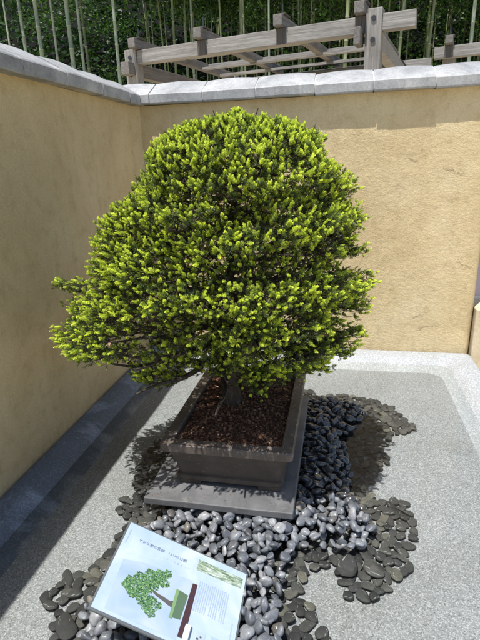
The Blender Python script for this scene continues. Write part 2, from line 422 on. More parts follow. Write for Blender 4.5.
def coping_core(parent, along, a0, a1):
    V = []; F = []; CQ = [(-.1 + (o + .1) * (.965 if along == 'x' else .985), 1.742 + (z - 1.742) * .88) for o, z in CP]
    for a in (a0, a1):
        for (o, z) in CQ: V.append((a, -o, z) if along == 'x' else (o, a, z))
    n = len(CQ)
    for q in range(n): F.append((q, (q + 1) % n, n + (q + 1) % n, n + q))
    F.append(tuple(range(n))); F.append(tuple(n + q for q in reversed(range(n))))
    return mesh_np('mortar_bed', V, F, M['joint'], parent)

wl_ = empty('plaster_wall', (0, -3, 0), 'shaded ochre plaster wall with slate grey coping, left of the bonsai', 'wall')
wb_ = empty('plaster_wall', (1.1, 0, 0), 'sunlit rough ochre plaster wall with pale coping behind the bonsai', 'wall')
def reparent_world(o, p): o.parent = p; o.matrix_parent_inverse = Matrix.Translation(-p.location)
kids = [wall_body('wall_body', -.20, 0, -6, .0, -.17, 1.681, 'x', None)]
ys = [-6.4 + .362 * i for i in range(0, 30)]
off = -.221 - ys[min(range(30), key=lambda i: abs(ys[i] + .221))]
ys = [y + off for y in ys if y + off < -.1]
for i in range(len(ys) - 1): kids.append(coping(None, 'y', ys[i], ys[i + 1], i))
kids.append(coping(None, 'y', ys[-1], .02, 77)); kids.append(coping_core(None, 'y', ys[0] + .01, .015))
for o in kids: reparent_world(o, wl_)
kids = [wall_body('wall_body', -.20, 2.275, .003, .20, -.165, 1.681, 'y', None)]
xs = [.125, .486, .831, 1.199, 1.55, 1.902, 2.262, 2.42]
kids.append(coping(None, 'x', -.2, .125, 50))
for i in range(len(xs) - 1): kids.append(coping(None, 'x', xs[i], xs[i + 1], i + 20))
kids.append(coping_core(None, 'x', -.18, 2.41))
# cracks in the plaster
mt, nt, b = newmat('crack_shadow_clay', .95, .1); b.inputs[0].default_value = (.20, .135, .06, 1); M['crack'] = mt
def crack(pts, wdt):
    V = []; F = []; P = [ony(u, v, 0) for u, v in pts]; r = random.Random(len(pts) * 3 + int(pts[0][0])); Q = []
    for i in range(len(P) - 1):
        for s in range(6): Q.append(P[i] + (P[i + 1] - P[i]) * s / 6 + np.array([0, 0, r.uniform(-.009, .009)]))
    for i, p in enumerate(Q):
        t = i / (len(Q) - 1); w_ = wdt * .55 * (.1 + math.sin(math.pi * t)) * r.uniform(.2, 1.4)
        d = .007 * noise.noise(Vector((p[0] * 1.6, p[2] * 1.6, 8))) + .003 * noise.noise(Vector((p[0] * 9, p[2] * 9, 2)))
        for s, dd in ((-1, 0), (0, .0012), (1, 0)): V.append((p[0], .003 + d - .0015 - dd, p[2] + s * w_))
    for i in range(len(Q) - 1):
        for s in (0, 1): a = i * 3 + s; F.append((a, a + 1, a + 4, a + 3))
    return mesh_np('crack', V, F, M['crack'])
for pts, w_ in (([(408, 158), (414, 160), (420, 161)], .0022), ([(443, 168), (452, 170), (459, 173), (466, 173)], .0018), ([(456, 270 - 10), (466, 266), (474, 268)], .0016),
                ([(411, 318), (418, 315), (424, 317)], .002), ([(416, 330), (428, 326), (440, 325)], .0016)):
    kids.append(crack(pts, w_))
for o in kids: reparent_world(o, wb_)

# things past the wall's right end
b_ = bmesh.new(); box_bm(b_, (2.91, .08, .075), (1.24, .18, .48), bevel=.010, seg=3)
lw = from_bm('low_wall', b_, plaster_mat('pale_sand_plaster', (.60, .50, .33), (.66, .56, .39), (.70, .60, .43), .2))
tag(lw, 'low pale sand plaster wall butting against the right end of the tall sunlit wall', 'wall')
b_ = bmesh.new(); box_bm(b_, (2.95, 1.80, .42), (1.0, .06, 1.16), bevel=.008)
o = from_bm('screen_panel', b_, flat_mat('mauve_grey_board', (.20, .175, .21), .7)); 
pe = empty('garden_screen', (2.95, 1.80, -.16), 'mauve grey board screen glimpsed past the right end of the sunlit wall', 'screen')
reparent_world(o, pe)
b_ = bmesh.new()
b_.free()
for x in (2.42, 3.48):
    b_ = bmesh.new(); box_bm(b_, (x, 1.80, .40), (.06, .10, 1.14), bevel=.006); o = from_bm('screen_post', b_, M['wood_dark']); reparent_world(o, pe)
b_ = bmesh.new(); box_bm(b_, (2.95, 1.78, -.115), (1.0, .12, .08), bevel=.01); o = from_bm('base_rail', b_, M['slate']); reparent_world(o, pe)

# ------------------------------------------------------------------ pergola
D = Vector((.9752, -.2213, 0)).normalized(); P = Vector((.2213, .9752, 0)).normalized(); Z = Vector((0, 0, 1))
PR = Vector(ony(375, 24.5, 1.0)); PR = PR
pg = empty('wooden_pergola', (PR.x, PR.y, -.16), 'weathered grey timber pergola with bolted posts rising behind the sunlit wall', 'pergola')
def beam(name, t0, t1, s, z, wd, ht, mat, bev=.006):
    c = PR + D * ((t0 + t1) / 2) + P * s; c.z = z
    b = bmesh.new(); box_bm(b, c, (t1 - t0, wd, ht), (D, P, Z), bev); o = from_bm(name, b, mat); reparent_world(o, pg); return o
def rafter(name, t, s0, s1, z, wd, ht, mat, bev=.006):
    c = PR + D * t + P * ((s0 + s1) / 2); c.z = z
    b = bmesh.new(); box_bm(b, c, (wd, s1 - s0, ht), (D, P, Z), bev); o = from_bm(name, b, mat); reparent_world(o, pg); return o
def post(name, t, s, z0, z1, wd, mat, dp=None):
    c = PR + D * t + P * s; c.z = (z0 + z1) / 2
    b = bmesh.new(); box_bm(b, c, (wd, dp or wd, z1 - z0), (D, P, Z), .007); o = from_bm(name, b, mat); reparent_world(o, pg); return o
BZ = PR.z
def bolt(t, s, z, parent):
    c = PR + D * t + P * s; c.z = z; b = bmesh.new()
    bmesh.ops.create_cone(b, cap_ends=True, segments=12, radius1=.019, radius2=.016, depth=.014, matrix=Matrix.Translation(c) @ P.to_track_quat('Z', 'Y').to_matrix().to_4x4())
    o = from_bm('bolt', b, M['metal']); o.parent = parent; return o
beam('front_beam', -2.17, -.062, 0, BZ, .09, .115, M['wood_x']); beam('front_beam', .062, .30, 0, BZ, .09, .115, M['wood_x'])
for t, wt in ((-2.235, .125), (0, .122)):
    p_ = post('post', t, -.005, -.16, BZ + (.07 if t < -1 else .10), wt, M['wood_z'], .11)
    for dz in (.03, -.115): bolt(t, -.062, BZ + dz - (.03 if t < -1 else 0), p_)
for s, z, h, w_ in ((2.15, BZ + .0, .115, .09),):
    beam('back_beam', -2.5, .28, s, z + .02, w_, h, M['wood_x']); beam('back_beam', .30, 3.2, s, z + .115, w_, h, M['wood_x'])
for t in (-2.235, .45, 2.8): post('back_post', t, 2.15 + .105, -.16, BZ + .15, .12, M['wood_z'], .11)
# ties through the posts
rafter('tie_beam', -2.235, .055, 2.09, BZ - .10, .09, .12, M['wood_y']); rafter('tie_beam_end', -2.235, -.16, -.065, BZ - .10, .09, .11, M['wood_y'])
rafter('tie_beam', 0.0, .055, 2.09, BZ - .10, .09, .12, M['wood_x'])
rafter('tie_beam_end', -0.105, -.15, .0, BZ - .09, .05, .12, M['wood_y'])
# rafters with capped ends and threaded rods
RZ = BZ + .0575 + .045
for t, s0 in ((-2.16, -.13), (-1.476, -.13), (-.744, -.13), (-.10, -.13), (.45, 2.0), (1.5, 2.0)):
    up_ = 0 if s0 < 0 else .115
    rafter('rafter', t, s0, 2.05 if s0 < 0 else 4.2, RZ + up_, .075, .08, M['wood_y'])
    sf = 0 if s0 < 0 else 2.15
    c = PR + D * t + P * sf
    if abs(t + 2.16) > .01:
        b = bmesh.new(); cc = c.copy() - P * .0485; cc.z = BZ + up_; box_bm(b, cc, (.085, .006, .118), (D, P, Z)); o = from_bm('clamp_plate', b, M['wood_dark']); reparent_world(o, pg)
    b = bmesh.new(); cc = c.copy() - P * .02; cc.z = RZ + .0475 + up_; box_bm(b, cc, (.10, .13, .012), (D, P, Z), .002); o = from_bm('rafter_cap', b, M['wood_dark']); reparent_world(o, pg)
    b = bmesh.new(); cc = c.copy(); cc.z = RZ + .095 + up_
    bmesh.ops.create_cone(b, cap_ends=True, segments=10, radius1=.007, radius2=.007, depth=.09, matrix=Matrix.Translation(cc)); o = from_bm('threaded_rod', b, M['metal']); reparent_world(o, pg)
# slats and dark sheet between the beams
for s, z in ((.85, BZ + .155), (1.35, BZ + .155)):
    beam('slat', -2.35, -.07, s, z - .03 , .045, .028, M['wood_x'], .003)
for s, z in ((1.15, BZ + .06), (1.6, BZ + .05)):
    beam('lower_slat', -2.1, -.06, s, z, .05, .03, M['wood_x'], .003)
beam('black_sheet', -1.5, .05, 1.75, BZ - .03, .5, .012, M['black'], .001)
beam('lower_rail', .4, 3.0, 1.9, BZ - .07, .05, .035, M['wood_x'], .003)

# ------------------------------------------------------------------ bamboo grove
def leaves_np(C, size, n, tone0=0.0, tone1=1.0, droop=.35, rng=RNG, asp=.16):
    """lance shaped leaves: one diamond of two triangles per centre"""
    d = rng.normal(size=(n, 3)); d[:, 2] = d[:, 2] * .5 - droop; d /= np.linalg.norm(d, axis=1)[:, None]
    q = rng.normal(size=(n, 3)); s = np.cross(d, q); s /= np.linalg.norm(s, axis=1)[:, None]
    L = size * rng.uniform(.6, 1.3, n)[:, None]
    a = C; m1 = C + d * L * .45 + s * L * asp; tip = C + d * L; m2 = C + d * L * .45 - s * L * asp
    V = np.stack([a, m1, tip, m2], 1).reshape(-1, 3); F = np.arange(4 * n).reshape(n, 4)
    return V, F, rng.uniform(tone0, tone1, n)
def crown_mesh(seed, h, rad, n):
    r = np.random.default_rng(seed); nb = 46; C = []
    for i in range(nb):
        z = h * (.52 + .48 * i / nb); a = r.uniform(0, 6.28); L = rad * (1.05 - .6 * abs(i / nb - .35)) * r.uniform(.6, 1.1)
        k = n // nb; t = r.uniform(.1, 1, k) ** .7
        c = np.stack([np.cos(a) * L * t, np.sin(a) * L * t, z + .25 * t - .35 * t * t], 1) + r.normal(0, .13, (k, 3)); C.append(c)
    C = np.concatenate(C); return leaves_np(C, .16, len(C), 0, 1, .5, r, .13)
def culm_mesh(name, h, r0, bend, seed, mat):
    rr = random.Random(seed); path = []; rad = []; V = []; F = []
    z = 0; seg = .16; pts = [0]
    while z < h: z += seg * rr.uniform(.9, 1.1); pts.append(min(z, h)); seg = min(.34, seg * 1.12)
    for i, z in enumerate(pts):
        t = z / h; x = bend * t * t * h * .12; r = r0 * (1 - .72 * t)
        c = (x, bend * .04 * t * h, z)
        if 0 < i < len(pts) - 1:
            for dz, k in ((-.012, 1), (-.004, 1.16), (.004, 1.16), (.012, .97)): path.append((c[0], c[1], z + dz)); rad.append(r * k)
        else: path.append(c); rad.append(r)
    V, F = tube(path, rad, 9)
    mi = []
    for i in range(len(path) - 1):
        ring_ = (i - 1) % 4 in (1,) and i > 0
        mi += [1 if ring_ else 0] * 9
    me_o = mesh_np(name, V, F, [mat, M['node']], smooth=True, matidx=mi)
    return me_o
protos = []
for k, (h, r0, bend, mk) in enumerate(((9.5, .05, .05, 'culm_pale'), (9, .042, -.2, 'culm'), (10, .05, .3, 'culm'), (8.5, .038, -.45, 'culm'), (8.8, .034, .55, 'culm'), (9.2, .036, .1, 'culm_pale'))):
    c = culm_mesh('culm', h, r0, bend, k, M[mk]); V, F, T = crown_mesh(k + 40, h, 1.15, 4200)
    f = mesh_np('foliage', V, F, M['bamboo_leaf'], attr=T); protos.append((c, f))
used = set()
def bamboo(x, y, k, rz, sc, label, group):
    r = bpy.data.objects.new('bamboo', None); COL.objects.link(r); r.empty_display_size = .1
    r.location = (x, y, hill(x, y) - .05); tag(r, label, 'bamboo', group)
    for src in protos[k]:
        o = src if k not in used else src.copy()
        if k in used: COL.objects.link(o)
        o.parent = r; o.rotation_euler = (0, 0, rz if src is protos[k][1] else rz * 0 + (0 if k in (0, 5) else rz)); o.scale = (sc * .82, sc * .82, 1)
    used.add(k)
    return r
# the culms the photograph shows one by one: (pixel x at the top edge, distance behind the wall, kind, thickness, label)
front = [(19, 5.0, 0, .95, 'pale bamboo culm third from the left edge of the photo, above the slate coping'),
         (3, 6.3, 5, .9, 'thin grey bamboo culm nearest the left edge of the photo'),
         (35, 4.6, 0, 1.05, 'thick pale bamboo culm with clear rings, leftmost of the close-set pair above the slate coping'),
         (50, 5.4, 5, 1.0, 'slim grey green bamboo culm between two thick pale ones above the shaded wall'),
         (66, 4.7, 0, 1.15, 'thickest bright bamboo culm in the cluster above the shaded wall'),
         (76, 5.3, 5, 1.1, 'bright slim bamboo culm just right of the thickest one'),
         (84, 6.0, 1, 1.0, 'olive bamboo culm on the right side of the bright cluster'),
         (112, 4.9, 5, 1.2, 'lone bright bamboo culm standing just left of the pergola end post'),
         (143, 7.2, 2, .9, 'bamboo culm rising directly behind the pergola end post'),
         (190, 6.2, 5, .9, 'pale bamboo culm between the first two pergola rafters'),
         (240, 6.8, 5, .95, 'pale bamboo culm rising between the second and third pergola rafters'),
         (268, 5.8, 5, .8, 'thin pale bamboo culm just left of the third pergola rafter'),
         (345, 5.6, 2, 1.0, 'green bamboo culm leaning right, just left of the bolted pergola post'),
         (398, 5.4, 4, 1.1, 'olive bamboo culm leaning strongly right beside the bolted pergola post'),
         (428, 6.0, 4, 1.1, 'yellowish leaning bamboo culm between the bolted post and the right edge'),
         (474, 5.2, 0, .85, 'pale bamboo culm nearest the right edge of the photo')]
for (u, y, k, sc, lab) in front:
    p = ony(u, 10, y); bamboo(p[0], y, k, 0.0 if k in (2, 4) else random.uniform(-.4, .4), sc, lab, 'bamboo culms standing out in front of the grove')
rr = random.Random(5); placed = []
while len(placed) < 165:
    y = rr.uniform(6.0, 14); x = CAM[0] + (y - CAM[1]) * rr.uniform(-.36, .92) - .2
    if all((x - a) ** 2 + (y - b) ** 2 > .08 for a, b in placed):
        placed.append((x, y)); bamboo(x, y, rr.choice((1, 1, 2, 3, 4, 5)), rr.uniform(0, 6.28), rr.uniform(.5, .9), 'slender bamboo culm among the many in the dim grove behind the pergola', 'bamboo culms of the dim grove')
# row just outside the left of the picture, for a view from the side
# undergrowth and the leafy mass between the culms
C = []
rg = np.random.default_rng(11)
for i in range(1500):
    y = rg.uniform(6.2, 13.5); x = CAM[0] + (y - CAM[1]) * rg.uniform(-.62, 1.1)
    zt = hill(x, y) * .7 + rg.uniform(1.0, 5.2); k = int(rg.integers(50, 120))
    pn_ = noise.noise(Vector((x * .55, y * .3, zt * .6)))
    if pn_ < -.02 + (.16 if x < -.8 else 0): continue
    C.append(np.array([x, y, zt]) + rg.normal(0, 1, (k, 3)) * np.array([.30, .25, .16]) * rg.uniform(.7, 1.5))
C = np.concatenate(C); V, F, T = leaves_np(C, .085, len(C), 0, 1, .2, rg, .2)
o = mesh_np('undergrowth', V, F, M['bamboo_leaf'], attr=T); tag(o, 'dark leafy undergrowth filling the bamboo grove behind the walls', 'undergrowth', kind='stuff')
C = []
for i in range(800):
    x = rg.uniform(-14, 20); y = rg.uniform(14, 18); z = hill(x, y) + rg.uniform(0, 5.5)
    C.append(np.array([x, y, z]) + rg.normal(0, 1, (34, 3)) * np.array([.5, .3, .3]))
C = np.concatenate(C); V, F, T = leaves_np(C, .26, len(C), 0, .6, .3, rg, .25)
o = mesh_np('far_thicket', V, F, M['bamboo_leaf'], attr=T); tag(o, 'dim thicket of leaves closing off the back of the bamboo grove', 'thicket', kind='stuff')

# ------------------------------------------------------------------ slab and pot
b_ = bmesh.new(); box_bm(b_, (.946, -1.41, .066), (.58, .93, .030), bevel=.005, seg=3)
bmesh.ops.subdivide_edges(b_, edges=b_.edges, cuts=3, use_grid_fill=True)
for v_ in b_.verts:
    v_.co += Vector([.0025 * noise.noise(v_.co * 9 + Vector((k * 7, 0, 0))) for k in range(3)])
slab = from_bm('stone_slab', b_, M['slate'], smooth=False)
tag(slab, 'thin grey slate slab lying under the brown bonsai pot', 'slab')
for x, y, lab in ((.80, -1.22, 'back left'), (1.10, -1.22, 'back right'), (.78, -1.60, 'front left'), (1.10, -1.60, 'front right')): pass
b_ = bmesh.new(); box_bm(b_, (.95, -1.40, -.016), (.34, .62, .102), bevel=.01)
tag(from_bm('plinth_block', b_, M['slate']), 'low dark stone block hidden in shadow beneath the slate slab', 'plinth')

pot = empty('bonsai_pot', (.97, -1.455, .080), 'long rectangular unglazed brown clay pot holding the spruce bonsai on the slate slab', 'pot')
PC = Vector((.972, -1.458, 0))
def rrect(hx, hy, r, n=5):
    out = []
    for cx, cy, a0 in ((hx - r, hy - r, 0), (-hx + r, hy - r, 90), (-hx + r, -hy + r, 180), (hx - r, -hy + r, 270)):
        for k in range(n + 1):
            a = math.radians(a0 + 90 * k / n); out.append((cx + r * math.cos(a), cy + r * math.sin(a)))
    return out
def loft(name, prof, mat, parent, caps=(False, False)):
    V = []; F = []; n = 24
    for hx, hy, r, z in prof:
        for x, y in rrect(hx, hy, r): V.append((PC.x + x, PC.y + y, z))
    for i in range(len(prof) - 1):
        for k in range(n): F.append((i * n + k, i * n + (k + 1) % n, (i + 1) * n + (k + 1) % n, (i + 1) * n + k))
    if caps[0]: F.append(tuple(reversed(range(n))))
    if caps[1]: F.append(tuple((len(prof) - 1) * n + k for k in range(n)))
    o = mesh_np(name, V, F, mat, None); reparent_world(o, parent); return o
loft('pot_body', [(.205, .305, .02, .100), (.209, .309, .022, .100), (.213, .313, .022, .106), (.214, .314, .022, .124), (.206, .306, .02, .128), (.207, .307, .02, .134), (.218, .320, .02, .20), (.235, .339, .02, .250), (.235, .339, .02, .2515)], M['clay'], pot, (True, True))
loft('rim', [(.235, .339, .02, .2520), (.252, .356, .016, .2535), (.256, .360, .016, .258), (.256, .360, .016, .286), (.252, .356, .015, .290), (.214, .318, .012, .290), (.210, .314, .012, .287), (.208, .312, .012, .2560)], M['rim'], pot)
for sx in (-1, 1):
    for sy in (-1, 1):
        b_ = bmesh.new(); c = (PC.x + sx * .160, PC.y + sy * .255, .0905)
        box_bm(b_, c, (.088, .10, .0205), bevel=.004); o = from_bm('foot', b_, M['clay']); reparent_world(o, pot)
# soil: mounded bed and bark chips in one mesh
V = []; F = []; T = []
nx, ny = 30, 40
def soil_z(x, y):
    dx, dy = (x - PC.x) / .206, (y - PC.y) / .31
    return .268 + .020 * math.exp(-((x - .93) ** 2 + (y + 1.45) ** 2) / .012) + .010 * (1 - max(abs(dx), abs(dy)) ** 2) + .004 * noise.noise(Vector((x * 20, y * 20, 0)))
for j in range(ny + 1):
    for i in range(nx + 1):
        x = PC.x - .208 + .416 * i / nx; y = PC.y - .312 + .624 * j / ny; V.append((x, y, soil_z(x, y)))
for j in range(ny):
    for i in range(nx): a = j * (nx + 1) + i; F.append((a, a + 1, a + nx + 2, a + nx + 1)); T.append(.15)
rc = random.Random(3)
for i in range(4600):
    x = PC.x + rc.uniform(-.203, .203); y = PC.y + rc.uniform(-.307, .307); s = rc.uniform(.0025, .0070)
    R_ = Matrix.Rotation(rc.uniform(0, 6.3), 3, 'Z') @ Matrix.Rotation(rc.gauss(0, .5), 3, 'X') @ Matrix.Rotation(rc.gauss(0, .4), 3, 'Y')
    c = Vector((x, y, soil_z(x, y) + s * .35)); b0 = len(V); tn = min(1, max(.05, rc.random() ** 1.3 * .93 + (.1 if rc.random() < .02 else 0)))
    q = [R_ @ Vector((dx * s * rc.uniform(.7, 1.2), dy * s * rc.uniform(.35, .7), dz * s * .3)) + c for dx in (-1, 1) for dy in (-1, 1) for dz in (-1, 1)]
    V += [tuple(v) for v in q]
    for f in [(0, 1, 3, 2), (4, 6, 7, 5), (0, 4, 5, 1), (2, 3, 7, 6), (0, 2, 6, 4), (1, 5, 7, 3)]: F.append(tuple(b0 + k for k in f)); T.append(tn)
o = mesh_np('soil', V, F, M['chips'], None, attr=T); reparent_world(o, pot)

# ------------------------------------------------------------------ the spruce
TB = Vector((.932, -1.450, .272))
tree = empty('spruce_bonsai', TB, 'broad domed spruce bonsai with lime green new shoots, planted in the brown pot', 'bonsai tree')
def axis(z):
    t = (z - .27) / 1.18
    return Vector((.932 - .07 * math.sin(min(1, t * 1.6) * math.pi) * .5 + .065 * t, -1.450 - .03 * math.sin(t * 5) - .04 * t, z))
ENV = [(.42, .30), (.47, .44), (.53, .51), (.60, .54), (.72, .550), (.84, .54), (.97, .51), (1.10, .465), (1.20, .42), (1.29, .365), (1.36, .31), (1.41, .23), (1.435, .14), (1.452, .01)]
def env(z):
    if z <= ENV[0][0] or z >= ENV[-1][0]: return .01
    for (a, ra), (b, rb) in zip(ENV, ENV[1:]):
        if a <= z <= b: return ra + (rb - ra) * (z - a) / (b - a)
def ccen(z):
    """centre of the crown at height z"""
    t = min(1, max(0, (z - .45) / 1.0)); return np.array([.858 + .135 * min(1, t * 1.25), -1.50 + .03 * t, z])
# trunk
zs = np.linspace(0, 1, 30); path = []; rad = []
for t in zs:
    z = .262 + 1.12 * t; p = axis(z); path.append(p); rad.append(.029 * (1 - t) ** .8 + .005 + .016 * math.exp(-t * 26))
V, F = tube(path, rad, 18)
V = [tuple(Vector(v) + (Vector(v) - path[i // 18]) * (.28 * noise.noise(Vector((v[0] * 16, v[1] * 16, v[2] * 7))) + .22 * max(0, math.sin((i % 18) / 18 * 6.283 * 3 + 1)) * math.exp(-(v[2] - .262) * 16))) for i, v in enumerate(V)]
# small second stem and root flare pieces join the trunk mesh
def addtube(V, F, path, rad, n):
    v, f = tube(path, rad, n); b = len(V); V += v; F += [tuple(b + k for k in q) for q in f]
o = mesh_np('trunk', V, F, M['bark'], None, smooth=True); reparent_world(o, tree)

# target points for shoots
rt = np.random.default_rng(21)
targets = []; dirs = []
def gapn(p, a):
    # horizontally layered gaps between the branch pads; stronger low down
    lay = noise.noise(Vector((p[0] * 2.2, p[1] * 2.2, p[2] * 13.0)))
    blob = noise.noise(Vector((p[0] * 6, p[1] * 6, p[2] * 8 + 9)))
    return lay * 1.0 + blob * .4
while len(targets) < 7600:
    z = rt.uniform(.40, 1.468); R = env(z)
    if rt.random() > .25 + .75 * (R / .56): continue
    a = rt.uniform(0, 2 * math.pi); k = 1 - abs(rt.normal(0, .10))
    if rt.random() < .20: k = rt.uniform(.35, .9)
    # uneven outline
    cq = ccen(z); p_ = cq + np.array([math.cos(a) * R, math.sin(a) * R, 0])
    k *= 1 + .11 * noise.noise(Vector((math.cos(a) * 2.3, math.sin(a) * 2.3, z * 7))) + .06 * noise.noise(Vector((math.cos(a) * 7, math.sin(a) * 7, z * 22)))
    k *= 1 - .42 * max(-.10, noise.noise(Vector((p_[0] * 2.2, p_[1] * 2.2, z * 13.0))))
    if z < .80 and math.cos(a) > 0: k *= 1 - .10 * math.cos(a) * min(1, (.80 - z) / .25)
    if z < .85: k *= 1 + .08 * max(0, -math.cos(a)) * (1 - abs(z - .68) / .25 if abs(z - .68) < .25 else 0)
    c = ccen(z); p = c + np.array([math.cos(a) * R * k, math.sin(a) * R * k, 0])
    if z < .465 + .24 * max(0, -math.sin(a)) * min(1, k * 1.15) + .02 * noise.noise(Vector((p[0] * 9, p[1] * 9, 4))): continue
    if z < .62:   # underside is hollow: only the outer skirt
        if k < .55 + (.62 - z) * .9 and rt.random() < .8: continue
    g = gapn(p, a); th = .035 + .20 * min(1, max(0, (z - .5) / .8))
    if g > th and rt.random() < .93: continue
    targets.append(p); out = p - np.array([c[0], c[1], min(z, .75)]); out[2] = max(out[2], 0) * .9 + .05; out /= np.linalg.norm(out) + 1e-6; dirs.append(out)
# sprays the photograph shows one by one, low at the front and sides: (pixel, depth y, spread, count)
for u, v, y, sx, sz, k in ((262, 370, -1.68, .045, .016, 85), (292, 368, -1.62, .05, .014, 40), (238, 350, -1.66, .045, .02, 60), (232, 368, -1.66, .04, .014, 30), (214, 366, -1.64, .035, .014, 26), (258, 385, -1.70, .02, .010, 16), (318, 362, -1.60, .03, .01, 18), (285, 350, -1.58, .07, .02, 50),
                           (150, 374, -1.66, .045, .014, 44), (168, 378, -1.68, .03, .012, 26), (118, 352, -1.62, .06, .014, 40), (84, 349, -1.58, .03, .008, 16), (62, 283, -1.52, .015, .008, 10), (78, 286, -1.5, .03, .012, 22),
                           (338, 350, -1.62, .04, .014, 34), (350, 335, -1.6, .035, .015, 30), (180, 360, -1.62, .05, .014, 40), (98, 330, -1.55, .06, .014, 45), (92, 308, -1.52, .06, .014, 40), (200, 345, -1.64, .06, .014, 40), (355, 305, -1.52, .03, .02, 26)):
    p0 = ony(u, v, y)
    for i in range(k):
        p = p0 + rt.normal(size=3) * np.array([sx, .04, sz]); targets.append(p); c = ccen(p[2]); o_ = p - np.array([c[0], c[1], p[2] - .1]); dirs.append(o_ / np.linalg.norm(o_))
for i in range(520):
    z = rt.uniform(.62, 1.3); c = ccen(z); a = rt.uniform(math.pi * 1.2, math.pi * 1.8); k = rt.uniform(.35, .8); R = env(z)
    p = c + np.array([math.cos(a) * R * k * .8, math.sin(a) * R * k, 0]); targets.append(p); dirs.append(np.array([math.cos(a), math.sin(a), .5]) / 1.12)
ok_ = [i for i, p in enumerate(targets) if p[2] > .335]; Tg = np.array(targets)[ok_]; Dr = np.array(dirs)[ok_]
# primary branches: nodes
prim = []; PV = []; PF = []
PN = []; branch_paths = []
rb = random.Random(9); nb = 84
for i in range(nb):
    f = (i + .5) / nb; z0 = .47 + .91 * f ** .95; a = i * 2.39996 + rb.uniform(-.25, .25)
    slope = -.10 + .55 * f ** 2 + rb.uniform(-.05, .05)
    zt = min(1.44, z0 + .30 * slope + .02); L = env(max(.42, min(1.44, zt + .05))) * rb.uniform(.82, .95)
    c = ccen(zt); tip = np.array([c[0] + math.cos(a) * L, c[1] + math.sin(a) * L, zt + .03]); s0 = np.array(axis(z0))
    pts = []
    for k in range(9):
        t = k / 8; p = s0 + (tip - s0) * t; p[2] += -.035 * math.sin(math.pi * t) + .012 * math.sin(t * 9 + i); p[:2] += .012 * math.sin(t * 7 + i * 2) * np.array([-math.sin(a), math.cos(a)]); pts.append(p)
    branch_paths.append(pts)
    r0 = .0155 * (1 - .5 * f); 
    for k in range(3, 9): PN.append(pts[k])
    v, fc = tube(pts, [r0 * (1 - .8 * k / 8) for k in range(9)], 6)
    PV.append((v, fc))
PN = np.array(PN)
# clusters of targets -> twigs
K = 900; idx = rt.choice(len(Tg), K, replace=False); Cn = Tg[idx].copy()
def nearest(A, B):
    out = np.empty(len(A), int)
    for s in range(0, len(A), 500): out[s:s + 500] = ((A[s:s + 500, None, :] - B[None]) ** 2 * np.array([1, 1, 2.2])).sum(2).argmin(1)
    return out
asg = nearest(Tg, Cn)
for k in range(K):
    q = Tg[asg == k]
    if len(q): Cn[k] = q.mean(0)
cc = np.array([ccen(z) for z in Cn[:, 2]]); hub = Cn + (cc - Cn) * .12 - np.array([0, 0, .012])
pn = nearest(hub, PN)
TW = []
for k in range(K):
    a = PN[pn[k]]; b = hub[k]; l_ = np.linalg.norm(b - a); w_ = rt.normal(0, .10 * l_ + .004, (2, 3))
    m1_ = a + (b - a) * .33 + w_[0]; m2_ = a + (b - a) * .68 + w_[1] * .7; q_ = .6 if l_ > .14 else 1; TW.append(([a, m1_, m2_, b], [.0042 * q_, .0034 * q_, .0028 * q_, .0020 * q_], 4))
for i in range(len(Tg)):
    a = hub[asg[i]]; b = Tg[i]; 
    if np.linalg.norm(b - a) > .003: TW.append(([a, (a + b) / 2 + np.array([0, 0, -.004]), b], [.0017, .0014, .0010], 3))
# primary branches each a part
for v, fc in PV:
    o = mesh_np('branch', v, fc, M['bark'], None, smooth=True); reparent_world(o, tree)
V = []; F = []
for pth, rd, n_ in TW: addtube(V, F, pth, rd, n_)
o = mesh_np('twigs', V, F, M['bark'], None); reparent_world(o, tree)
# needles: every shoot is a little brush
def brush(base, d, L, nn, nl, wd, ang, tone, rng, flat=0.0):
    """many shoots at once. base,d:(m,3); L:(m,) axis length; nn needles each; nl needle length (m,)"""
    m_ = len(base); d = d / np.linalg.norm(d, axis=1)[:, None]
    q = np.cross(d, np.array([.31, .17, .93])); q /= np.linalg.norm(q, axis=1)[:, None] + 1e-9; r = np.cross(d, q)
    t = (np.arange(nn) + .5) / nn; t = np.broadcast_to(t, (m_, nn)) + rng.uniform(-.05, .05, (m_, nn))
    ph = np.arange(nn) * 2.4 + rng.uniform(0, 6.28, (m_, 1)) + rng.uniform(-.4, .4, (m_, nn))
    an = ang * (1.08 - .75 * t ** 2) + rng.uniform(-.15, .15, (m_, nn))
    side = q[:, None] * np.cos(ph)[..., None] + r[:, None] * np.sin(ph)[..., None]
    nd = d[:, None] * np.cos(an)[..., None] + side * np.sin(an)[..., None]
    b0 = base[:, None] + d[:, None] * (L[:, None] * t)[..., None]
    ln = (nl[:, None] * (1.0 - .25 * t) * rng.uniform(.8, 1.15, (m_, nn)))[..., None]
    w_ = np.cross(nd, side + rng.normal(0, .5, side.shape)); w_ /= np.linalg.norm(w_, axis=2)[..., None] + 1e-9; w_ = w_ * wd
    A = b0 - w_ * .6; B = b0 + w_ * .6; C_ = b0 + nd * ln * .62 + w_; E_ = b0 + nd * ln; G = b0 + nd * ln * .62 - w_
    V = np.stack([A, B, C_, E_, G], 2).reshape(-1, 3); F = np.arange(len(V)).reshape(-1, 5)
    tn = (tone[:, None] + (t - .5) * .38 + rng.uniform(-.06, .06, (m_, nn))).ravel()
    return V, F, np.clip(tn, 0, 1)
m_ = len(Tg)
jit = rt.normal(0, .45, (m_, 3)); up = np.array([0, 0, .22])
d1 = Dr * 1.2 + jit + up
isnew = rt.random(m_) < (.60 + .18 * np.clip((Tg[:, 2] - .5), 0, 1))
parts = []
